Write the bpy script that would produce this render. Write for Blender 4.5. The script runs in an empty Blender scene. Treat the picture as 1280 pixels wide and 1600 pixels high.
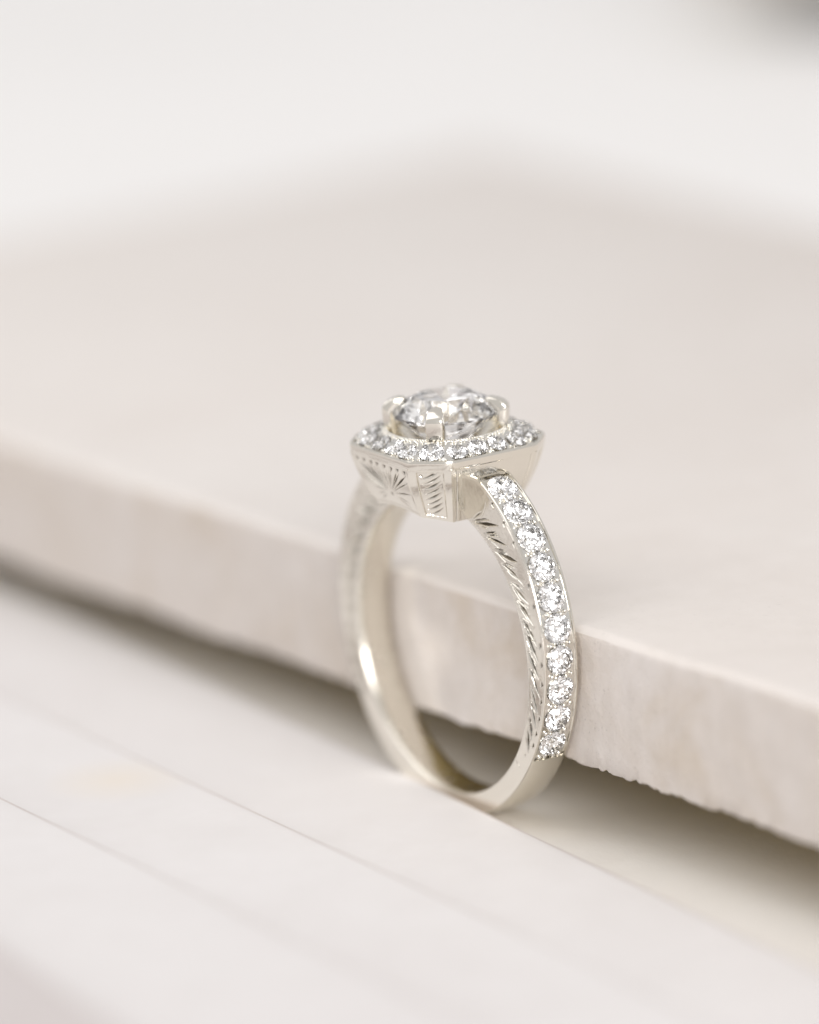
import bpy, bmesh, math, random
import numpy as np
from mathutils import Vector, Matrix
random.seed(7); rng = np.random.default_rng(11)
MM = 0.001                      # every length below is in millimetres
sc = bpy.context.scene
col = sc.collection

# ------------------------------------------------------------------ camera
D = 400.0                       # camera to ring centre
RIGHT = Vector((0.56115, 0.82627, -0.04892)); UP = Vector((-0.20124, 0.19352, 0.96023)); BACK = Vector((0.80288, -0.52899, 0.27488))
PX = 28.461                     # photograph pixels per mm at the ring centre
cam_pos = BACK * D
aim = RIGHT * ((640 - 715.1) / PX) - UP * ((800 - 1001.0) / PX) - BACK * D
zc = (-aim).normalized(); xc = UP.cross(zc).normalized(); yc = zc.cross(xc)
cd = bpy.data.cameras.new('camera'); cam = bpy.data.objects.new('camera', cd); col.objects.link(cam)
m = Matrix((xc, yc, zc)).transposed().to_4x4(); m.translation = cam_pos * MM
cam.matrix_world = m
cd.sensor_fit = 'VERTICAL'; cd.sensor_height = 36.0; cd.sensor_width = 28.8
cd.lens = 36.0 * PX * D / 1600.0 * (aim.length / D)
cd.clip_start = 0.01; cd.clip_end = 50.0
cd.dof.use_dof = True
cd.dof.focus_distance = (D - 7.3) * MM
cd.dof.aperture_fstop = cd.lens / 18.5
sc.camera = cam

# ------------------------------------------------------------------ light and exposure
w = bpy.data.worlds.new('World'); sc.world = w; w.use_nodes = True
bg = w.node_tree.nodes['Background']
bg.inputs[0].default_value = (1.0, 0.976, 0.968, 1); bg.inputs[1].default_value = 0.55

def area(name, loc, target, sx, sy, power, colr):
    l = bpy.data.lights.new(name, 'AREA'); l.shape = 'RECTANGLE'; l.size = sx; l.size_y = sy; l.energy = power; l.color = colr
    o = bpy.data.objects.new(name, l); col.objects.link(o); o.location = loc
    o.rotation_euler = (Vector(target) - Vector(loc)).to_track_quat('-Z', 'Y').to_euler()
    return o
area('window_light', (-0.36, -0.62, 0.98), (0, 0, 0), 1.6, 1.4, 6.4, (1.0, 0.983, 0.976))
# a two-pane window low on the right, beside the photographer
for k in (-1, 1):
    area('window_pane_light', (0.95 + k * 0.055, -0.28 + k * 0.19, 0.36), (0, 0, 0), 0.33, 0.42, 2.9, (1.0, 0.98, 0.965))
sc.view_settings.view_transform = 'Standard'; sc.view_settings.look = 'None'
sc.view_settings.exposure = 0.20; sc.view_settings.gamma = 1.0; sc.view_settings.use_curve_mapping = False
sc.render.engine = 'CYCLES'
cy = sc.cycles
cy.use_denoising = True; cy.max_bounces = 20; cy.transmission_bounces = 18; cy.glossy_bounces = 10; cy.diffuse_bounces = 6
cy.sample_clamp_indirect = 14.0; cy.caustics_refractive = True; cy.caustics_reflective = True; cy.blur_glossy = 0.1

# ------------------------------------------------------------------ materials
def new_mat(name):
    mt = bpy.data.materials.new(name); mt.use_nodes = True
    return mt, mt.node_tree, mt.node_tree.nodes['Principled BSDF']

def N(nt, kind, **kw):
    n = nt.nodes.new(kind)
    for k, v in kw.items():
        if k in n.inputs: n.inputs[k].default_value = v
        else: setattr(n, k, v)
    return n

def ramp(nt, fac, stops):
    r = nt.nodes.new('ShaderNodeValToRGB'); e = r.color_ramp.elements
    e[0].position, e[0].color = stops[0][0], (*stops[0][1], 1); e[1].position, e[1].color = stops[-1][0], (*stops[-1][1], 1)
    for p, c in stops[1:-1]:
        q = e.new(p); q.color = (*c, 1)
    nt.links.new(fac, r.inputs[0]); return r

def stone_mat(name, c1, c2, c3, big=45.0, bump=0.25, fine=2200.0, stretch=None, stain=None, rough=0.7, pores=0.0, mott=0.03):
    mt, nt, b = new_mat(name)
    tc = N(nt, 'ShaderNodeTexCoord'); L = nt.links
    mp = N(nt, 'ShaderNodeMapping'); L.new(tc.outputs['Object'], mp.inputs[0])
    if stretch: mp.inputs['Scale'].default_value = stretch
    n1 = N(nt, 'ShaderNodeTexNoise', Scale=big, Detail=5.0, Roughness=0.6, Distortion=0.6); L.new(tc.outputs['Object'], n1.inputs['Vector'])
    n2 = N(nt, 'ShaderNodeTexNoise', Scale=fine * 0.16, Detail=6.0, Roughness=0.65); L.new(mp.outputs[0], n2.inputs['Vector'])
    n3 = N(nt, 'ShaderNodeTexNoise', Scale=fine, Detail=4.0, Roughness=0.7); L.new(mp.outputs[0], n3.inputs['Vector'])
    r1 = ramp(nt, n1.outputs[0], [(0.32, c1), (0.5, c2), (0.68, c3)])
    mx = N(nt, 'ShaderNodeMix', data_type='RGBA', blend_type='MULTIPLY')
    mx.inputs[0].default_value = 1.0
    r2 = ramp(nt, n2.outputs[0], [(0.3, (1 - mott, 1 - mott * 1.1, 1 - mott * 1.25)), (0.7, (1, 1, 1))])
    L.new(r1.outputs[0], mx.inputs[6]); L.new(r2.outputs[0], mx.inputs[7])
    out = mx.outputs[2]
    if pores > 0:
        n4 = N(nt, 'ShaderNodeTexNoise', Scale=fine * 1.2, Detail=2.0, Roughness=0.5); L.new(tc.outputs['Object'], n4.inputs['Vector'])
        r4 = ramp(nt, n4.outputs[0], [(0.27, (1 - pores,) * 3), (0.36, (1, 1, 1))])
        m4 = N(nt, 'ShaderNodeMix', data_type='RGBA', blend_type='MULTIPLY'); m4.inputs[0].default_value = 1.0
        L.new(out, m4.inputs[6]); L.new(r4.outputs[0], m4.inputs[7]); out = m4.outputs[2]
    if stain:
        (sx, sy), rad, sc_col = stain
        vm = N(nt, 'ShaderNodeVectorMath', operation='DISTANCE'); L.new(tc.outputs['Object'], vm.inputs[0]); vm.inputs[1].default_value = (sx * MM, sy * MM, -6.8 * MM)
        nd = N(nt, 'ShaderNodeMath', operation='MULTIPLY_ADD'); L.new(n2.outputs[0], nd.inputs[0]); nd.inputs[1].default_value = -2.2 * rad * MM; L.new(vm.outputs['Value'], nd.inputs[2])
        r5 = ramp(nt, nd.outputs[0], [(0.0, (1, 1, 1)), (0.0015, (0, 0, 0))])
        m5 = N(nt, 'ShaderNodeMix', data_type='RGBA'); L.new(r5.outputs[0], m5.inputs[0]); L.new(out, m5.inputs[6]); m5.inputs[7].default_value = (*sc_col, 1); out = m5.outputs[2]
    L.new(out, b.inputs['Base Color'])
    b.inputs['Roughness'].default_value = rough; b.inputs['Specular IOR Level'].default_value = 0.3
    bp = N(nt, 'ShaderNodeBump', Strength=bump, Distance=0.00012)
    ad = N(nt, 'ShaderNodeMath', operation='ADD'); L.new(n2.outputs[0], ad.inputs[0]); L.new(n3.outputs[0], ad.inputs[1])
    L.new(ad.outputs[0], bp.inputs['Height']); L.new(bp.outputs[0], b.inputs['Normal'])
    return mt

def metal_mat(name, colr, rough, scr=0.45):
    mt, nt, b = new_mat(name); L = nt.links
    tc = N(nt, 'ShaderNodeTexCoord')
    n1 = N(nt, 'ShaderNodeTexNoise', Scale=900.0, Detail=5.0, Roughness=0.65); L.new(tc.outputs['Object'], n1.inputs['Vector'])
    mr = N(nt, 'ShaderNodeMapRange'); L.new(n1.outputs[0], mr.inputs[0]); mr.inputs[1].default_value = 0.3; mr.inputs[2].default_value = 0.7
    mr.inputs[3].default_value = rough * 0.6; mr.inputs[4].default_value = rough * 1.5
    L.new(mr.outputs[0], b.inputs['Roughness'])
    n2 = N(nt, 'ShaderNodeTexNoise', Scale=2600.0, Detail=3.0, Roughness=0.6, Distortion=1.5); L.new(tc.outputs['Object'], n2.inputs['Vector'])
    bp = N(nt, 'ShaderNodeBump', Strength=scr, Distance=0.000012); L.new(n2.outputs[0], bp.inputs['Height']); L.new(bp.outputs[0], b.inputs['Normal'])
    b.inputs['Base Color'].default_value = (*colr, 1); b.inputs['Metallic'].default_value = 1.0
    return mt

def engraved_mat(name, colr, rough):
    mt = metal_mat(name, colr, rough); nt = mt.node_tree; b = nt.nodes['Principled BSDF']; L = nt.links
    at = N(nt, 'ShaderNodeAttribute', attribute_name='groove_shade')
    mx = N(nt, 'ShaderNodeMix', data_type='RGBA'); mx.inputs[6].default_value = (*colr, 1); mx.inputs[7].default_value = (0.10, 0.082, 0.055, 1)  # dark tone painted into the grooves in place of dark reflections
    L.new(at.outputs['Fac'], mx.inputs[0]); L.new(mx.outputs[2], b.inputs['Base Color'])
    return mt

def set_groove_shade(ob, vals):
    a = ob.data.attributes.new('groove_shade', 'FLOAT', 'POINT'); vals = np.asarray(vals, np.float32)
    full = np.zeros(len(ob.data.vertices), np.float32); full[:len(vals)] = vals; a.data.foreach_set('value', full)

def diamond_mat(name, spread):
    mt = bpy.data.materials.new(name); mt.use_nodes = True; nt = mt.node_tree; nt.nodes.clear()
    out = nt.nodes.new('ShaderNodeOutputMaterial'); L = nt.links
    if spread == 0:
        g = N(nt, 'ShaderNodeBsdfGlass', IOR=2.417, Roughness=0.0); L.new(g.outputs[0], out.inputs[0]); return mt
    prev = None
    for c, ior in (((1, 0, 0, 1), 2.417 - spread), ((0, 1, 0, 1), 2.417), ((0, 0, 1, 1), 2.417 + spread * 1.3)):
        g = N(nt, 'ShaderNodeBsdfGlass', IOR=ior, Roughness=0.0); g.inputs['Color'].default_value = c
        if prev is None: prev = g.outputs[0]
        else:
            a = nt.nodes.new('ShaderNodeAddShader'); L.new(prev, a.inputs[0]); L.new(g.outputs[0], a.inputs[1]); prev = a.outputs[0]
    L.new(prev, out.inputs[0]); return mt

GOLD = metal_mat('white_gold', (0.84, 0.805, 0.73), 0.12)
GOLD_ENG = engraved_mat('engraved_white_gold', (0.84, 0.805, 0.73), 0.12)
GOLD_IN = metal_mat('white_gold_worn', (0.80, 0.768, 0.69), 0.22)
GOLD_CUT = metal_mat('white_gold_bright_cut', (0.86, 0.84, 0.79), 0.07, 0.1)
DIA = diamond_mat('diamond', 0); DIA_S = diamond_mat('small_diamond', 0)
STONE = stone_mat('pale_stone', (0.765, 0.715, 0.675), (0.79, 0.745, 0.71), (0.815, 0.78, 0.75), big=22.0, bump=0.22, rough=0.6, mott=0.045, pores=0.05)
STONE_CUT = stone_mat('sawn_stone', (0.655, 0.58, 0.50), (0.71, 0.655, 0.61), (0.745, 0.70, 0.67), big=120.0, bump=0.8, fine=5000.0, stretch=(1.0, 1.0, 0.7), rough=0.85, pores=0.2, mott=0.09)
STRIP = stone_mat('white_strip', (0.765, 0.738, 0.733), (0.79, 0.768, 0.763), (0.81, 0.79, 0.787), big=30.0, bump=0.10, rough=0.5, stain=((-10.0, -16.2), 0.40, (0.80, 0.745, 0.68)))
BASE = stone_mat('white_base', (0.875, 0.867, 0.857), (0.895, 0.888, 0.88), (0.91, 0.904, 0.897), big=12.0, bump=0.1, rough=0.6)
UNDER = stone_mat('olive_shade_stone', (0.38, 0.30, 0.12), (0.43, 0.345, 0.155), (0.48, 0.39, 0.20), big=60.0, bump=0.8, rough=0.9)  # olive shadow tint put into the colour of undersides and block
GREYT = stone_mat('greyer_tile', (0.625, 0.58, 0.57), (0.65, 0.61, 0.60), (0.67, 0.635, 0.625), big=30.0, bump=0.1, rough=0.6)
EDGE = stone_mat('pinkish_tile_edge', (0.66, 0.61, 0.59), (0.70, 0.65, 0.63), (0.74, 0.70, 0.69), big=80.0, bump=0.2, rough=0.7)
GAP_TINT = stone_mat('gap_tint', (0.80, 0.765, 0.725), (0.825, 0.795, 0.757), (0.845, 0.817, 0.783), big=40.0, bump=0.2, rough=0.85)  # colour of the added sheet that warms the shaded gap
GAP_DARK = stone_mat('gap_dark', (0.03, 0.029, 0.025), (0.042, 0.04, 0.035), (0.055, 0.053, 0.047), big=60.0, bump=0.5, rough=0.7)  # shadow of the far gap, given as a dark colour
TABLE = stone_mat('table_white', (0.70, 0.67, 0.65), (0.74, 0.71, 0.70), (0.76, 0.74, 0.73), big=8.0, bump=0.1, rough=0.7)

# ------------------------------------------------------------------ helpers
def mesh_obj(name, verts, faces, mat, parent=None, smooth=None, mats=None):
    me = bpy.data.meshes.new(name)
    me.from_pydata([tuple(float(c) * MM for c in v) for v in verts], [], [tuple(int(i) for i in f) for f in faces]); me.update()
    for mt in (mats or [mat]): me.materials.append(mt)
    if smooth is not None:
        me.polygons.foreach_set('use_smooth', [True] * len(me.polygons))
        if smooth < 179: me.set_sharp_from_angle(angle=math.radians(smooth))
    o = bpy.data.objects.new(name, me); col.objects.link(o)
    if parent: o.parent = parent
    return o

def fix_normals(o):
    bm = bmesh.new(); bm.from_mesh(o.data); bmesh.ops.recalc_face_normals(bm, faces=bm.faces); bm.to_mesh(o.data); bm.free()

def tag(o, label, cat, group=None):
    o['label'] = label; o['category'] = cat
    if group: o['group'] = group
    return o

def grid_faces(nu, nv, off=0, wrap_u=False):
    f = []
    for i in range(nu if wrap_u else nu - 1):
        a = off + i * nv; b = off + ((i + 1) % nu) * nv
        for j in range(nv - 1): f.append((a + j, b + j, b + j + 1, a + j + 1))
    return f

def fnoise(x, seed, octaves=5, base=1.0, gain=0.55):
    r = np.random.default_rng(seed); x = np.asarray(x, float); out = np.zeros_like(x); amp = 1.0; fr = base
    for _ in range(octaves):
        tab = r.uniform(-1, 1, 4096); t = x * fr + 1000.37; i = np.floor(t).astype(int); f = t - i; f = f * f * (3 - 2 * f)
        out += amp * (tab[i % 4096] * (1 - f) + tab[(i + 1) % 4096] * f); amp *= gain; fr *= 2.1
    return out

# ------------------------------------------------------------------ the setting: table, base board, strips, slabs
o = mesh_obj('tabletop', [(-2500, -2500, -17.6), (2500, -2500, -17.6), (2500, 2500, -17.6), (-2500, 2500, -17.6)], [(0, 1, 2, 3)], TABLE); o['kind'] = 'structure'

def prism(name, poly, z0, z1, mat, bevel=0.1, seg=3, parent=None):
    """vertical prism over a ground polygon with softened edges"""
    bm = bmesh.new()
    lo = [bm.verts.new((x * MM, y * MM, z0 * MM)) for x, y in poly]; hi = [bm.verts.new((x * MM, y * MM, z1 * MM)) for x, y in poly]
    n = len(poly); bm.faces.new(lo[::-1]); bm.faces.new(hi)
    for i in range(n): bm.faces.new((lo[i], lo[(i + 1) % n], hi[(i + 1) % n], hi[i]))
    bmesh.ops.recalc_face_normals(bm, faces=bm.faces)
    bmesh.ops.bevel(bm, geom=bm.edges[:], offset=bevel * MM, segments=seg, profile=0.5, affect='EDGES')
    me = bpy.data.meshes.new(name); bm.to_mesh(me); bm.free(); me.materials.append(mat)
    me.polygons.foreach_set('use_smooth', [True] * len(me.polygons)); me.set_sharp_from_angle(angle=math.radians(35))
    o = bpy.data.objects.new(name, me); col.objects.link(o)
    if parent: o.parent = parent
    return o

FLOOR = -9.56                   # the sheet the ring stands on
BOARD = FLOOR - 0.16
tag(prism('stone_board', [(-420, -85), (210, -85), (210, 330), (-420, 330)], -17.596, BOARD, BASE, 0.25),
    'broad white stone board lying under the ring, the stepped tiles and the thick slab', 'board')
tag(prism('gap_tint_sheet', [(-99, -45), (94, -45), (94, 69), (-99, 69)], BOARD + 0.004, FLOOR, GAP_TINT, 0.03, 1),  # added sheet, there to tint the shade under the slab
    'off white sheet added to tint the shaded gap between the stepped tiles and the thick slab, under the ring', 'sheet')
# thin white tiles stacked in steps that rise away from the ring; only their rear edges show as fine lines
def tile(a, slope, z0, z1, front, mat, label, x0=-150.0, x1=130.0):
    n = 26; xs = np.linspace(x0, x1, n); wob = 0.035 * fnoise(xs, int(abs(a) * 7), 3, 0.08)
    ys = a + slope * xs + wob; v = []; f = []; mi = []
    for x, y in zip(xs, ys):                                          # rear edge with a long chamfer in its own pinkish tone
        v += [(x, front, z0), (x, front, z1), (x, y - 0.62, z1), (x, y - 0.30, z1 - 0.02), (x, y - 0.04, z1 - 0.085), (x, y, z1 - 0.14), (x, y, z0)]
    for i in range(n - 1):
        for j in range(7):
            f.append((i * 7 + j, i * 7 + (j + 1) % 7, (i + 1) * 7 + (j + 1) % 7, (i + 1) * 7 + j)); mi.append(1 if j in (3, 4, 5) else 0)
    f += [tuple(range(7)), tuple(range((n - 1) * 7, n * 7))[::-1]]; mi += [0, 0]
    ob = mesh_obj('stone_tile', v, f, None, mats=[mat, EDGE]); ob.data.polygons.foreach_set('material_index', mi); fix_normals(ob)
    tag(ob, label, 'tile', 'thin tiles stacked in steps')
tile(-1.340, -0.0790, FLOOR + 0.004, -8.40, -70.0, STRIP, 'lowest thin white tile of the stepped stack, its edge along the foot of the ring')
tile(-13.635, -0.0461, -8.396, -6.80, -72.0, STRIP, 'second thin white tile of the stepped stack, marked with a faint tan stain')
tile(-25.504, -0.0471, -6.796, -5.20, -74.0, STRIP, 'third thin white tile of the stepped stack, lying on the stained one')
tile(-39.056, -0.1477, -5.196, -2.60, -78.0, GREYT, 'topmost tile of the stepped stack, blurred and slightly pinkish grey', 10.0 - 90.0, 60.0)

def slab(name, x0, x1, y0, y1, z0, z1, tilt, chip, seed, mats, nx=1400, rnd=0.75):
    """stone slab: rounded upper arris, sawn front face, crumbled lower edge"""
    xs = np.linspace(x0, x1, nx)
    jag = chip * (0.55 * fnoise(xs, seed, 4, 0.16, 0.6) + 0.30 * np.abs(fnoise(xs, seed + 1, 3, 0.9, 0.6)) + 0.42 * np.maximum(0, fnoise(xs, seed + 2, 3, 1.5, 0.7)))
    topj = 0.10 * fnoise(xs, seed + 5, 4, 0.12, 0.55)
    depj = 0.05 * fnoise(xs, seed + 7, 4, 0.2, 0.6)
    v = []; f = []; mi = []
    prof_top = 7; nface = 8
    rows = None
    for i, x in enumerate(xs):
        ya = y0 + depj[i]; zb = z0 + jag[i]; zt = z1 + topj[i]
        row = [(y1, z0), (y0 + 6, z0), (y0 + 0.5, zb + 0.02), (y0 + 0.12, zb + 0.0), (ya, zb + 0.14)]
        for k in range(1, nface): row.append((ya + 0.03 * math.sin(k * 2.1 + x * 0.7), zb + 0.14 + (zt - rnd - zb - 0.14) * k / nface))
        for k in range(prof_top + 1):
            a = math.pi / 2 * k / prof_top; row.append((ya + rnd * (1 - math.cos(a)), zt - rnd * (1 - math.sin(a))))
        row += [(y0 + 5, z1), (y1 - 0.8, z1), (y1 - 0.2, z1 - 0.3), (y1, z1 - 1.0)]
        rows = len(row)
        v += [(x, y, z + tilt * x) for y, z in row]
    for i in range(nx - 1):
        for j in range(rows):
            a = i * rows + j; b = i * rows + (j + 1) % rows
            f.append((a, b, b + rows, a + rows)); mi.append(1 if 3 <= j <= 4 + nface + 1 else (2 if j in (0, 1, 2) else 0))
    f.append(tuple(range(rows))); mi.append(1); f.append(tuple(range((nx - 1) * rows, nx * rows))[::-1]); mi.append(1)
    ob = mesh_obj(name, v, f, None, mats=mats)
    ob.data.polygons.foreach_set('material_index', mi); fix_normals(ob)
    ob.data.polygons.foreach_set('use_smooth', [True] * len(ob.data.polygons)); ob.data.set_sharp_from_angle(angle=math.radians(40))
    return ob
TILT = 0.014
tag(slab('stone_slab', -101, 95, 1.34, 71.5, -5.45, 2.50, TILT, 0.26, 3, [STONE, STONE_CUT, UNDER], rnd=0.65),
    'thick pale stone slab with crumbled lower edge that the ring leans against', 'slab')
# added block, set back: carries the slab and keeps the gap dark and warm
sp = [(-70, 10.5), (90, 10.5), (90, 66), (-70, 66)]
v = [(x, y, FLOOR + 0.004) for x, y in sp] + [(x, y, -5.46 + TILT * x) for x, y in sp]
tag(mesh_obj('added_support_block', v, [(3, 2, 1, 0), (4, 5, 6, 7), (0, 1, 5, 4), (1, 2, 6, 5), (2, 3, 7, 6), (3, 0, 4, 7)], UNDER),
    'set back block added beneath the thick slab to carry it and darken the gap', 'block')
far = slab('stone_slab', -150, 0, 0, 60, 5.6, 11.4, 0.0, 0.2, 21, [STONE, STONE_CUT, UNDER], 200)
far.location = (-0.0525, 0.2291, BOARD * MM); far.rotation_euler = (0, 0, math.radians(36.8))
tag(far, 'blurred far slab over a shaded gap filled by a dark tile', 'slab')
v = [(x, y, z) for z in (0.004, 5.59) for x, y in ((-141, 1.5), (-4, 1.5), (-4, 55), (-141, 55))]
fb = tag(mesh_obj('gap_dark_tile', v, [(3, 2, 1, 0), (4, 5, 6, 7), (0, 1, 5, 4), (1, 2, 6, 5), (2, 3, 7, 6), (3, 0, 4, 7)], GAP_DARK),  # dark fill painting the shadow gap below the far slab
    'dark tile standing in for the shaded gap under the blurred far slab', 'tile')
fb.location = far.location; fb.rotation_euler = far.rotation_euler

# ------------------------------------------------------------------ the ring
ring = bpy.data.objects.new('ring', None); col.objects.link(ring); ring.location = (0, 0, FLOOR * MM); ring.empty_display_size = 0.005
tag(ring, 'white gold engagement ring with engraved shoulders and round diamond in octagonal halo', 'ring')
UPZ = -FLOOR                    # ring centre height above the ring's base
def rp(v): return (v[0], v[1], v[2] + UPZ)

RI = 8.25
def rc(th): s = (1 + math.sin(th)) / 2; return RI + 1.30 + 0.056 * s + 1.638 * s * s
def hc(th): s = (1 + math.sin(th)) / 2; return 1.135 - 0.085 * s
def hi(th): s = (1 + math.sin(th)) / 2; return 1.056 - 0.02 * s

def stroke_depth(U, V, pts, w0, dmax, fat=0.5):
    """depth of a V groove cut along a polyline, tapering to both ends (all in mm)"""
    pts = np.asarray(pts, float); best = np.zeros_like(U)
    seg = np.linalg.norm(np.diff(pts, axis=0), axis=1); cum = np.concatenate([[0], np.cumsum(seg)]); tot = cum[-1]
    x0, x1 = pts[:, 0].min() - w0, pts[:, 0].max() + w0; y0, y1 = pts[:, 1].min() - w0, pts[:, 1].max() + w0
    msk = (U > x0) & (U < x1) & (V > y0) & (V < y1)
    if not msk.any(): return best
    u, vv = U[msk], V[msk]; d = np.zeros(u.shape)
    for k in range(len(pts) - 1):
        e = pts[k + 1] - pts[k]; l2 = (e ** 2).sum() + 1e-12
        t = np.clip(((u - pts[k, 0]) * e[0] + (vv - pts[k, 1]) * e[1]) / l2, 0, 1)
        dist = np.hypot(u - pts[k, 0] - t * e[0], vv - pts[k, 1] - t * e[1])
        s = (cum[k] + t * seg[k]) / tot
        wd = w0 * np.where(s < fat, s / fat, (1 - s) / (1 - fat)) ** 0.7 + 1e-6
        d = np.maximum(d, np.clip(1 - dist / wd, 0, 1) * np.minimum(1, wd / w0 + 0.1))
    best[msk] = d * dmax
    return best

def curve2(p0, p1, p2, n=7):
    p0, p1, p2 = map(np.asarray, (p0, p1, p2)); t = np.linspace(0, 1, n)[:, None]
    return (1 - t) ** 2 * p0 + 2 * t * (1 - t) * p1 + t ** 2 * p2

# --- shank
TH_TOP = math.radians(72)
NT = 2200; ths = np.linspace(TH_TOP, -math.pi - TH_TOP + 0.0, NT)   # right shoulder, foot, left shoulder
ST0, ST1 = math.radians(66.5), math.radians(-30.0)                  # set stones between these angles
NS = 60
def side_depth():
    """engraving on the front side of both shoulders; U = arc length from 3 o'clock (mm), V = mm out from the inner edge"""
    aa = np.where(ths > -math.pi / 2, ths, -math.pi - ths)           # mirror the left half
    tk = np.array([rc(a) - RI for a in aa])
    U = np.repeat((aa * 9.2)[:, None], NS, 1); V = np.linspace(0, 1, NS)[None, :] * tk[:, None]
    dep = np.zeros_like(U); T = lambda u: rc(u / 9.2) - RI
    k = 0; u = 10.2
    while u > -3.6:
        t = T(u - .6); f = (u + 3.6) / 13.8; ln = 1.10 + 0.85 * f
        j = rng.uniform(-.09, .09); e_ = rng.uniform(.60, .76); w_ = rng.uniform(.11, .17)
        dep = np.maximum(dep, stroke_depth(U, V, curve2((u + .15 + j, .14), (u - .42 * ln, (.30 + j) * t), (u - ln - j, e_ * t)), w_, 0.15, rng.uniform(.5, .7)))
        for q in range(8):                                            # feather of hairlines beside each cut
            a = rng.uniform(-.35, .55); b = rng.uniform(.16, .42); c = b + rng.uniform(.12, .26); l2 = ln * rng.uniform(.45, .9)
            dep = np.maximum(dep, stroke_depth(U, V, curve2((u + a * .6, .15 + rng.uniform(0, .1)), (u - .4 * l2 + a * .5, b * t), (u - l2 + a, c * t)), rng.uniform(.045, .075), rng.uniform(.06, .12), rng.uniform(.35, .65)))
        if rng.random() < 0.93:
            un = u - .42 * ln + rng.uniform(-.08, .08); tn = T(un)
            dep = np.maximum(dep, stroke_depth(U, V, [(un + .14, tn - .24), (un - .22, tn - .42)], 0.17, 0.13, .3))
        if f > .45:                                                   # raised petal outline near the head
            dep = np.maximum(dep, stroke_depth(U, V, curve2((u - .2, .25), (u - .75, .55 * t), (u - .35, .88 * t)), 0.04, 0.03, .5))
        u -= (0.95 if f < .5 else 1.15) * rng.uniform(.88, 1.1); k += 1
    dep = np.maximum(dep, stroke_depth(U, V, [(-5.95, .10), (-5.9, .85)], 0.03, 0.03, .5))
    dep = np.maximum(dep, stroke_depth(U, V, [(-4.2, .75), (-4.45, .9)], 0.07, 0.05, .5)); dep = np.maximum(dep, stroke_depth(U, V, [(-4.75, .65), (-5.0, .8)], 0.07, 0.05, .5))
    # fine line inside the outer arris
    aatop = np.clip((U + 5.2) / 0.6, 0, 1)
    line_in = np.clip(1 - np.abs(V - (tk[:, None] - 0.13)) / 0.035, 0, 1) * 0.035 * aatop
    return np.maximum(dep, line_in)
SD = side_depth()
verts = []; mi_row = None
for i, th in enumerate(ths):
    a = th if th > -math.pi / 2 else -math.pi - th
    R2, hO, hI = rc(a), hc(a), hi(a); c, s = math.cos(th), math.sin(th)
    inset = 1.0 if ST1 < a < ST0 + 0.004 else 0.0
    row = []
    for k in range(9):                                               # inner face, slightly comfort-curved, back to front
        t = k / 8 * 2 - 1; row.append((RI + (0.10 * max(0, abs(t) - .72) / .28 if abs(t) > .72 else 0) * 1.0, hI * -t * -1 * -1 if False else -hI * t * -1))
    row = row[::-1]                                                  # from y=+ to y=-
    row = [(r, y) for r, y in row]
    for j in range(NS):                                              # engraved front side
        v_ = j / (NS - 1); r = RI + 0.12 + (R2 - 0.05 - RI - 0.12) * v_
        y = -(hI + 0.02 + (hO - 0.0 - hI) * v_)
        row.append((r, y + SD[i, j]))
    row += [(R2 - 0.015, -hO + 0.02), (R2, -hO + 0.06)]              # rail
    rail = 0.13
    if inset:
        dpt = 0.86
        row += [(R2, -hO + rail - .02), (R2 - 0.02, -hO + rail), (R2 - dpt, -hO + rail + .03), (R2 - dpt, -0.3), (R2 - dpt, 0.3), (R2 - dpt, hO - rail - .03), (R2 - 0.02, hO - rail), (R2, hO - rail + .02)]
    else:
        for q in (-.78, -.7, -.5, -.2, .2, .5, .7, .78): row.append((R2 + 0.05 * (1 - q * q), q * hO))
    row += [(R2, hO - 0.06), (R2 - 0.015, hO - 0.02)]
    for v_ in (1, .66, .33, 0): row.append((RI + 0.12 + (R2 - .05 - RI - .12) * v_, hI + .02 + (hO - hI) * v_))
    NR = len(row)
    verts += [rp((r * c, y, min(r * s, 10.5))) for r, y in row]
faces = []; mids = []
for i in range(NT - 1):
    for j in range(NR):
        a0 = i * NR + j; b0 = i * NR + (j + 1) % NR
        faces.append((a0, b0, b0 + NR, a0 + NR)); mids.append(1 if j < 8 else 0)
faces += [tuple(range(NR))[::-1], tuple(range((NT - 1) * NR, NT * NR))]; mids += [0, 0]
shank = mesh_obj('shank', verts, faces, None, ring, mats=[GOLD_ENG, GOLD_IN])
gshade = np.zeros((NT, NR)); gshade[:, 9:9 + NS] = np.clip((SD - 0.03) / 0.05, 0, 1) * 0.95; gshade[NT // 2:] *= 0.35; set_groove_shade(shank, gshade.ravel())  # groove shade painted by cut depth, weaker on the left shoulder
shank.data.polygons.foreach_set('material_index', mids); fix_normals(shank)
shank.data.polygons.foreach_set('use_smooth', [True] * len(faces)); shank.data.set_sharp_from_angle(angle=math.radians(38))

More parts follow.
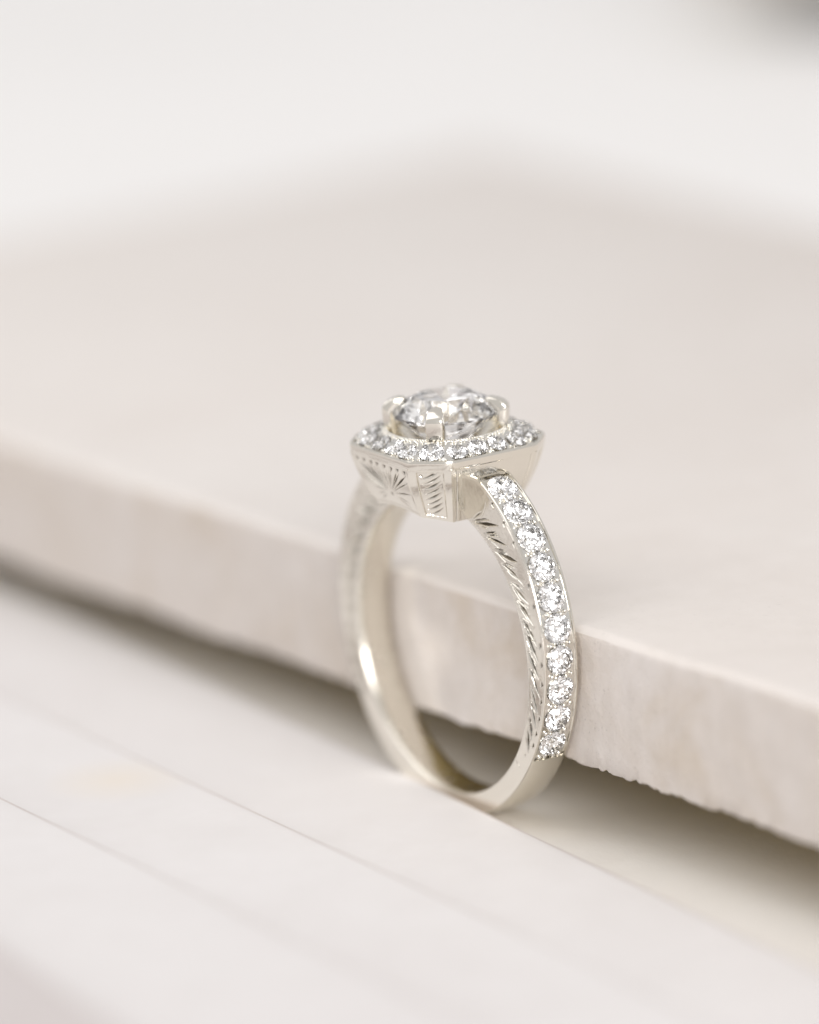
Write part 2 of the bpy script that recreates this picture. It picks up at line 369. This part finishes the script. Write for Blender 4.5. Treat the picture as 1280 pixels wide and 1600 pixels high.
# --- brilliant cut stone of diameter 1, girdle at z = 0
def brilliant(name, mat, table=0.58, crown=0.155, pav=0.43, gird=0.025):
    v = []; f = []; A = lambda k: math.radians(22.5 * k)
    rt = table / 2
    def ring_(r, z, ks): 
        i0 = len(v); v.extend([(r * math.cos(A(k)), r * math.sin(A(k)), z) for k in ks]); return i0
    t0 = ring_(rt, crown + gird, range(0, 16, 2))
    rm = (rt + .5) / 2 * 1.03; zm = gird + crown * (.5 - rm * math.cos(A(1))) / (.5 - rt)
    m0 = ring_(rm, zm, range(1, 16, 2))
    g0 = ring_(.5, gird, range(16)); h0 = ring_(.5, 0, range(16))
    rq = 0.115; zq = -pav * (1 - rq * math.cos(A(1)) / .5)
    q0 = ring_(rq, zq, range(1, 16, 2)); c0 = len(v); v.append((0, 0, -pav))
    f.append([t0 + k for k in range(8)])
    for k in range(8):
        k1 = (k + 1) % 8; km = (k - 1) % 8
        f.append((t0 + k, m0 + k, t0 + k1)); f.append((t0 + k, m0 + km, g0 + 2 * k, m0 + k))
        f.append((m0 + k, g0 + 2 * k, g0 + 2 * k + 1)); f.append((m0 + k, g0 + 2 * k + 1, g0 + (2 * k + 2) % 16))
        f.append((h0 + 2 * k, q0 + k, h0 + 2 * k + 1)); f.append((h0 + 2 * k + 1, q0 + k, h0 + (2 * k + 2) % 16))
        f.append((h0 + 2 * k, q0 + km, c0, q0 + k))
    for k in range(16): f.append((g0 + k, h0 + k, h0 + (k + 1) % 16, g0 + (k + 1) % 16))
    ob = mesh_obj(name, v, f, mat); fix_normals(ob)
    return ob

def ball_mesh(name, items, mat, parent, nu=8, nv=5):
    """many tiny metal grains in one mesh: items = (x, y, z, radius)"""
    v = []; f = []
    for x, y, z, r in items:
        o0 = len(v)
        for j in range(nv + 1):
            b = math.pi * j / nv
            for i in range(nu): a = 2 * math.pi * i / nu; v.append((x + r * math.sin(b) * math.cos(a), y + r * math.sin(b) * math.sin(a), z + r * math.cos(b)))
        for j in range(nv):
            for i in range(nu): f.append((o0 + j * nu + i, o0 + (j + 1) * nu + i, o0 + (j + 1) * nu + (i + 1) % nu, o0 + j * nu + (i + 1) % nu))
    ob = mesh_obj(name, v, f, mat, parent, smooth=180); ob['kind'] = 'stuff'
    return ob

proto = brilliant('shoulder_diamond', DIA_S, table=0.56, crown=0.16)
first = True
def place(src, name, parent, pos, nrm, dia, spin):
    global first
    q = Vector(nrm).normalized().to_track_quat('Z', 'Y').to_matrix().to_4x4()
    ob = src.copy(); ob.name = name; col.objects.link(ob); ob.parent = parent
    ob.matrix_local = Matrix.Translation(Vector(rp(pos)) * MM) @ q @ Matrix.Rotation(spin, 4, 'Z') @ Matrix.Scale(dia, 4)
    return ob
# arc-length spacing of ten stones on each shoulder
tt = np.linspace(ST0 - 0.005, ST1 + 0.012, 400); al = np.concatenate([[0], np.cumsum([(rc(a) + rc(b)) / 2 * abs(a - b) for a, b in zip(tt[:-1], tt[1:])])])
NST = 10; beads = []
for side in (1, -1):
    for k in range(NST):
        th = float(np.interp((k + .5) / NST * al[-1], al, tt)); a = th if side > 0 else math.pi - th
        e = 1e-3; tx = rc(th + e) * math.cos(th + e) - rc(th - e) * math.cos(th - e); tz = rc(th + e) * math.sin(th + e) - rc(th - e) * math.sin(th - e)
        tl = math.hypot(tx, tz); tx, tz = tx / tl, tz / tl; nx, nz = tz, -tx
        if nx * math.cos(th) + nz * math.sin(th) < 0: nx, nz = -nx, -nz
        dia = 1.74 - 0.10 * (k / 9.0)
        r = rc(th) - 0.09
        place(proto, 'shoulder_diamond', shank, (side * (r * math.cos(th)), rng.uniform(-.02, .02), r * math.sin(th)), (side * (nx + rng.uniform(-.06, .06)), rng.uniform(-.07, .07), nz + rng.uniform(-.06, .06)), dia, rng.uniform(0, 6.28))
        pitch = al[-1] / NST
        for d_, y_ in ((.5, .62), (.5, -.62), (.44, .30), (.44, -.30), (.56, .30), (.56, -.30)):
            if k == 0 and False: continue
            tb = float(np.interp((k + .5 + d_) / NST * al[-1], al, tt)); rb = rc(tb) - 0.08 + rng.uniform(-.02, .02)
            beads.append(rp((side * rb * math.cos(tb), y_ + rng.uniform(-.04, .04), rb * math.sin(tb))) + (rng.uniform(.11, .17),))
def holed_plate(name, cells, parent):
    """one sheet of metal with a round seat cut for each stone: cells = (boundary function, hole function)"""
    v = []; f = []
    for outer, inner, corners in cells:
        o0 = len(v); angs = sorted([2 * math.pi * i / 48 for i in range(48)] + [q % (2 * math.pi) for q in corners]); n = len(angs)
        for a in angs:
            pin = inner(a); pout = outer(a)
            v += [rp(pout), rp(tuple(np.array(pin[0]) * .85 + np.array(pout) * .15)), rp(pin[0]), rp(pin[1])]
        for i in range(n):
            a0 = o0 + i * 4; b0_ = o0 + (i + 1) % n * 4
            for j in range(3): f.append((a0 + j, b0_ + j, b0_ + j + 1, a0 + j + 1))
    ob = mesh_obj(name, v, f, GOLD_CUT, parent); fix_normals(ob)
    ob.data.polygons.foreach_set('use_smooth', [True] * len(ob.data.polygons)); ob.data.set_sharp_from_angle(angle=math.radians(35))
    return ob
cells = []
def strip_pt(side, sl, y, drop):
    th = float(np.interp(sl, al, tt)); r = rc(th) - drop; return (side * r * math.cos(th), y, r * math.sin(th))
for side in (1, -1):
    for k in range(NST):
        s0, s1 = k / NST * al[-1], (k + 1) / NST * al[-1]; sm = (s0 + s1) / 2; hw = (s1 - s0) / 2; hy = hc(float(np.interp(sm, al, tt))) - .09
        hr = (1.74 - 0.10 * (k / 9.0)) * .475
        def outer(a, side=side, sm=sm, hw=hw, hy=hy):
            c_, s_ = math.cos(a), math.sin(a); q = min(hw / max(abs(c_), 1e-6), hy / max(abs(s_), 1e-6)); return strip_pt(side, sm + q * c_, q * s_, .10)
        def inner(a, side=side, sm=sm, hr=hr): return strip_pt(side, sm + hr * math.cos(a), hr * math.sin(a), .13), strip_pt(side, sm + hr * .93 * math.cos(a), hr * .93 * math.sin(a), .30)
        ca = math.atan2(hy, hw); cells.append((outer, inner, (ca, -ca, math.pi - ca, math.pi + ca)))
holed_plate('seat_plate', cells, shank)
ball_mesh('bead_setting', beads, GOLD_CUT, shank)
# milgrain along the inner arris of the engraved side
mg = []
for side in (1, -1):
    for a in np.arange(math.radians(-12), math.radians(68), 0.021):
        r = RI + 0.13; mg.append(rp((side * r * math.cos(a), -hi(a) + .02, r * math.sin(a))) + (0.068,))
ball_mesh('milgrain', mg, GOLD_CUT, shank, 6, 4)

# --- head: octagonal halo on engraved gallery panels
Lh, Ch, ZT = 5.72, 1.70, 11.55; Sh = Lh / 2 + Ch; DG = (Lh / 2 + Sh) / math.sqrt(2)
def oct_r(ph):
    t = 0.0
    for k in range(8):
        d_ = Sh if k % 2 == 0 else DG; cc = math.cos(ph - k * math.pi / 4)
        if cc > 1e-6: t += (cc / d_) ** 40
    return t ** (-1 / 40)
corner = math.atan2(Lh / 2, Sh)
ph_list = set(round(x, 6) for x in np.linspace(0, 2 * math.pi, 289)[:-1])
for k in range(4):
    for sgn in (1, -1):
        for e in (-.012, 0, .012): ph_list.add(round((k * math.pi / 2 + sgn * corner + e) % (2 * math.pi), 6))
phs = sorted(ph_list)
RCI, ZCI = 3.32, 12.18
def halo_z(f): return ZT - 0.09 + (ZCI - ZT + 0.09) * (f ** 0.85)
prof = []   # (kind, a, z): 'o' = octagon inset a; 'c' = circle radius a; 'h' = fraction across the halo
prof += [('o', 0.10, ZT - 0.60), ('o', 0.02, ZT - 0.50), ('o', 0.0, ZT - 0.36), ('o', -0.015, ZT - 0.22), ('o', -0.01, ZT - 0.08), ('o', 0.02, ZT - 0.02), ('o', 0.09, ZT), ('o', 0.17, ZT - .01), ('o', 0.20, ZT - 0.08)]
prof += [('o', 0.24, ZT - 0.75), ('c', RCI + .12, ZCI - 1.0), ('c', RCI + .08, ZCI - .10)]
prof += [('c', RCI + .04, ZCI), ('c', RCI - .06, ZCI + .02), ('c', RCI - .12, ZCI - .06), ('c', RCI - .16, ZCI - .5), ('c', 2.75, 11.0), ('c', 2.45, 9.8), ('c', 2.3, 8.34)]
v = []
for ph in phs:
    ro = oct_r(ph); c, s = math.cos(ph), math.sin(ph)
    for kd, a, z in prof:
        if kd == 'o': r = ro * (1 - a / ro * 1.0)
        elif kd == 'c': r = a
        else: f_ = a; r = (ro - .22) * (1 - f_) + RCI * f_; z = halo_z(f_)
        v.append(rp((r * c, r * s, z)))
n = len(prof); f = grid_faces(len(phs), n, 0, True)
# floor of the gallery, following the finger hole
RB = 8.33
def kz(z): return 1 - 0.27 * (max(0.0, ZT - z) / 3.5) ** 1.6
def bottom_pt(x, y):
    k = .7
    for _ in range(12): z = math.sqrt(max(1, RB * RB - (x * k) ** 2)); k = kz(z)
    return (x * k, y * k, z)
b0 = len(v); bp_ = []
for ph in phs:
    r = oct_r(ph); bp_.append(bottom_pt(r * math.cos(ph) * .99, r * math.sin(ph) * .99))
m_ = len(phs)
for q in (1.0, .5, 0.0):
    for ph, (x, y, z) in zip(phs, bp_):
        x = x * q + 2.3 * math.cos(ph) * (1 - q); y = y * q + 2.3 * math.sin(ph) * (1 - q); v.append(rp((x, y, math.sqrt(RB * RB - x * x))))
for q in range(2):
    for i in range(m_): f.append((b0 + q * m_ + i, b0 + q * m_ + (i + 1) % m_, b0 + (q + 1) * m_ + (i + 1) % m_, b0 + (q + 1) * m_ + i))
setting = mesh_obj('setting', v, f, GOLD, ring); fix_normals(setting)
setting.data.polygons.foreach_set('use_smooth', [True] * len(setting.data.polygons)); setting.data.set_sharp_from_angle(angle=math.radians(30))

ZW = ZT - 0.50                   # top of the gallery panels
def panel(A, B, kind):
    """engraved wall between the top-plan corners A and B (counter-clockwise), a displaced grid"""
    A, B = np.array(A), np.array(B); wdt = np.linalg.norm(B - A); nu, nv = (150, 110) if kind != 'plain' else (110, 60)
    us = np.linspace(0, 1, nu); vs = np.linspace(0, 1, nv); P = np.zeros((nu, nv, 3))
    for i, u in enumerate(us):
        x, y = A + (B - A) * u; bx, by, bz = bottom_pt(x, y); kt = kz(ZW); tp = np.array((x * kt, y * kt, ZW)); bt = np.array((bx, by, bz))
        for j_, q in enumerate(vs): z_ = bz + (ZW - bz) * q; P[i, j_] = (x * kz(z_), y * kz(z_), z_)
    nrm = np.cross(P[-1, 0] - P[0, 0], P[0, -1] - P[0, 0]); nrm /= np.linalg.norm(nrm); mid = (A + B) / 2
    if nrm[:2] @ mid < 0: nrm = -nrm
    hh = np.linalg.norm(P[nu // 2, -1] - P[nu // 2, 0]); wm = wdt * .86
    U = np.repeat(((us - .5) * wm)[:, None], nv, 1); V = np.repeat((vs * hh)[None, :], nu, 0); dep = np.zeros_like(U)
    mx = lambda d: np.maximum(dep, d)
    W = wm / 2
    if kind == 'fan':
        c0 = np.array((0.15, .30 * hh))
        for ang in np.radians([160, 152, 141, 133, 124, 116, 108, 101, 94, 86, 79, 70, 64, 55, 48, 38, 30, 12]):
            ang += rng.uniform(-.04, .04)
            e = np.array((math.cos(ang), math.sin(ang))); ln = min((hh - .35 - c0[1]) / max(e[1], 1e-3), (W - .25) / max(abs(e[0]), 1e-3))
            big = .15 if 2.25 < ang < 2.55 else (rng.uniform(.05, .10) if abs(e[0]) > .7 else rng.uniform(.055, .085))
            dep = mx(stroke_depth(U, V, [c0 + e * .25, c0 + e * ln * .55, c0 + e * ln * .97], big, 0.12 if big > .06 else .09, rng.uniform(.5, .8)))
        for ang in np.radians([172, 188, 200, -8, -20]):
            e = np.array((math.cos(ang), math.sin(ang))); dep = mx(stroke_depth(U, V, [c0 + e * .5, c0 + e * 1.7], 0.08, 0.06, .5))
        dep = mx(stroke_depth(U, V, [c0 + (-.12, .1), c0 + (.15, -.12)], 0.15, 0.12, .5))
        for x in np.linspace(-W + .45, W - .45, 8):
            dep = mx(stroke_depth(U, V, [(x + rng.uniform(-.08, .08), hh - .14), (x + rng.uniform(-.05, .12), hh - rng.uniform(.38, .52))], 0.17, 0.13, .12))
        dep = mx(np.clip(1 - np.abs(V - 0.16) / .04, 0, 1) * .03)
        dep = mx(np.clip(1 - np.abs(np.abs(U) - (W - .14)) / .035, 0, 1) * .03)
    elif kind == 'leaf':
        inner = np.clip((W * .66 - np.abs(U)) / .07, 0, 1) * np.clip((V - .18) / .08, 0, 1) * np.clip((hh - .16 - V) / .08, 0, 1)
        dep = inner * 0.085
        st = np.zeros_like(dep); Wi = W * .62
        for q in range(8):
            y0 = .42 + q * (hh - .85) / 7.2
            st = np.maximum(st, stroke_depth(U, V, curve2((-Wi * .85, y0 - .18), (.15 * Wi, y0 - .05), (Wi * .82, y0 + .52)), 0.10 if q % 2 else .065, 0.09, .55))
        st = np.maximum(st, stroke_depth(U, V, [(-Wi * .8, hh - .38), (-Wi * .62, hh - .58)], 0.12, 0.08, .3))
        dep = dep + st * inner
    else:
        dep = mx(np.clip(1 - np.abs(np.abs(U) - (W - .30)) / .05, 0, 1) * .06)
        dep = mx(np.clip(1 - np.abs(np.abs(U) - (W - .55)) / .03, 0, 1) * .02)
    groove_shade = st if kind == 'leaf' else dep
    P = P - nrm * dep[..., None]
    vv = [rp(p) for p in P.reshape(-1, 3)]; ff = grid_faces(nu, nv)
    # skirt back into the wall
    edge = [i * nv for i in range(nu)] + [(nu - 1) * nv + j for j in range(1, nv)] + [i * nv + nv - 1 for i in range(nu - 2, -1, -1)] + [j for j in range(nv - 2, 0, -1)]
    o0 = len(vv); Pf = P.reshape(-1, 3)
    for e in edge: vv.append(rp(Pf[e] - nrm * .3))
    ne = len(edge)
    for i in range(ne): ff.append((edge[i], edge[(i + 1) % ne], o0 + (i + 1) % ne, o0 + i))
    ob = mesh_obj('gallery_panel', vv, ff, GOLD_ENG, setting); set_groove_shade(ob, np.clip((groove_shade.ravel() - .03) / .05, 0, 1) * .92); fix_normals(ob)  # panel grooves get painted shade by depth too
    ob.data.polygons.foreach_set('use_smooth', [True] * len(ob.data.polygons)); ob.data.set_sharp_from_angle(angle=math.radians(40))
    return ob
h, S = Lh / 2, Sh
cor = [(S, -h), (S, h), (h, S), (-h, S), (-S, h), (-S, -h), (-h, -S), (h, -S)]
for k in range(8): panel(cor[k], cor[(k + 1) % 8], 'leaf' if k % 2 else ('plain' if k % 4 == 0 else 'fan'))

# halo stones and grains
def halo_at(ph, f_):
    ro = oct_r(ph); r = (ro - .22) * (1 - f_) + RCI * f_; return np.array((r * math.cos(ph), r * math.sin(ph), halo_z(f_)))
halo_b = []; hst = []
def halo_stone(x, y, dia):
    ph = math.atan2(y, x); ro = oct_r(ph) - .22; r = math.hypot(x, y); f_ = (ro - r) / (ro - RCI); z = halo_z(f_); hst.append((ph % (2 * math.pi), x, y, dia))
    sl = (ZCI - ZT + .09) / (ro - RCI); nn = Vector((math.cos(ph) * sl, math.sin(ph) * sl, 1))
    place(proto, 'halo_diamond', setting, (x, y, z + .02), (nn.x + rng.uniform(-.06, .06), nn.y + rng.uniform(-.06, .06), nn.z), dia, rng.uniform(0, 6.28))
for k in range(4):
    a = k * math.pi / 2; R_ = lambda x, y: (x * math.cos(a) - y * math.sin(a), x * math.sin(a) + y * math.cos(a))
    halo_stone(*R_(3.06, 3.06), 1.46)
    for t_ in (-1.93, -.64, .64, 1.93): halo_stone(*R_(3.90 - .03 * abs(t_), t_), 1.14 if abs(t_) < 1 else 1.20)
hst.sort(); cells = []
for i, (ph, x, y, dia) in enumerate(hst):
    pl = hst[i - 1][0] - (2 * math.pi if i == 0 else 0); pr = hst[(i + 1) % len(hst)][0] + (2 * math.pi if i == len(hst) - 1 else 0)
    lo, hi_ = (pl + ph) / 2 - ph, (pr + ph) / 2 - ph
    def hp(x_, y_, dz=0.0):
        q = math.atan2(y_, x_); ro = oct_r(q) - .22; f_ = min(1, max(0, (ro - math.hypot(x_, y_)) / (ro - RCI))); return (x_, y_, halo_z(f_) + dz)
    def outer(a, ph=ph, x=x, y=y, lo=lo, hi_=hi_, hp=hp):
        def inside(d):
            X, Y = x + d * math.cos(a), y + d * math.sin(a); q = math.atan2(Y, X); dq = (q - ph + math.pi) % (2 * math.pi) - math.pi; r = math.hypot(X, Y)
            return lo <= dq <= hi_ and RCI <= r <= oct_r(q) - .18
        l, h2 = 0.0, 4.0
        for _ in range(22):
            mm_ = (l + h2) / 2
            if inside(mm_): l = mm_
            else: h2 = mm_
        return hp(x + l * math.cos(a), y + l * math.sin(a))
    def inner(a, ph=ph, x=x, y=y, dia=dia, outer=outer, hp=hp):
        po = outer(a); l = math.hypot(po[0] - x, po[1] - y); r1 = min(dia * .475, l * .97); r2_ = min(dia * .44, l * .9)
        return hp(x + r1 * math.cos(a), y + r1 * math.sin(a), -.02), hp(x + r2_ * math.cos(a), y + r2_ * math.sin(a), -.18)
    cor_a = []
    for q in (ph + lo, ph + hi_):
        for rr in (RCI, oct_r(q) - .18): cor_a.append(math.atan2(rr * math.sin(q) - y, rr * math.cos(q) - x))
    cells.append((outer, inner, cor_a))
holed_plate('halo_plate', cells, setting)
for i in range(84):
    ph = 2 * math.pi * i / 84 + rng.uniform(-.02, .02)
    for f_ in (.12, .88):
        p = halo_at(ph, f_ + rng.uniform(-.05, .05)); halo_b.append(rp((p[0], p[1], p[2] + .03)) + (rng.uniform(.07, .13),))
ball_mesh('bead_setting', halo_b, GOLD_CUT, setting)
ball_mesh('milgrain', [rp((RCI * math.cos(a), RCI * math.sin(a), ZCI + .02)) + (.075,) for a in np.arange(0, 2 * math.pi, .046)], GOLD_CUT, setting, 6, 4)
bpy.data.objects.remove(proto)

# prongs
def prong(ph):
    outer = [(3.40, 11.75), (3.44, 12.6), (3.47, 13.15), (3.42, 13.42), (3.22, 13.64), (2.90, 13.78), (2.50, 13.86), (2.22, 13.82)]
    inner = [(2.90, 11.75), (2.92, 12.3), (2.97, 12.85), (2.98, 13.05), (2.92, 13.10), (2.70, 13.26), (2.45, 13.45), (2.26, 13.62)]
    wid = [.50, .52, .54, .53, .50, .44, .36, .24]
    wid = [q * rng.uniform(.95, 1.04) for q in wid]
    bm = bmesh.new(); e = np.array((math.cos(ph), math.sin(ph))); t = np.array((-e[1], e[0])); rows = []
    for (ro, zo), (ri, zi), w_ in zip(outer, inner, wid):
        pts = []
        for r, z, ww in ((ro, zo, w_ * .86), (ri, zi, w_)):
            for sg in (-1, 1): p = e * r + t * sg * ww; pts.append(bm.verts.new(tuple(c * MM for c in rp((p[0], p[1], z)))))
        rows.append((pts[0], pts[1], pts[3], pts[2]))
    for a, b in zip(rows[:-1], rows[1:]):
        for i in range(4): bm.faces.new((a[i], a[(i + 1) % 4], b[(i + 1) % 4], b[i]))
    bm.faces.new(rows[0]); bm.faces.new(rows[-1])
    bmesh.ops.recalc_face_normals(bm, faces=bm.faces)
    ed = [x for x in bm.edges if len(x.link_faces) == 2 and x.calc_face_angle() > math.radians(40)]
    bmesh.ops.bevel(bm, geom=ed, offset=.085 * MM, segments=3, profile=.5, affect='EDGES')
    me = bpy.data.meshes.new('prong'); bm.to_mesh(me); bm.free(); me.materials.append(GOLD)
    me.polygons.foreach_set('use_smooth', [True] * len(me.polygons)); me.set_sharp_from_angle(angle=math.radians(50))
    ob = bpy.data.objects.new('prong', me); col.objects.link(ob); ob.parent = setting
for k in range(4): prong(math.pi / 4 + k * math.pi / 2)

cs = brilliant('center_diamond', DIA, table=0.585, crown=0.157, pav=0.43, gird=0.022)
cs.parent = ring; cs.matrix_local = Matrix.Translation(Vector(rp((0, 0, 12.93))) * MM) @ Matrix.Rotation(math.radians(9), 4, 'Z') @ Matrix.Scale(5.84, 4)
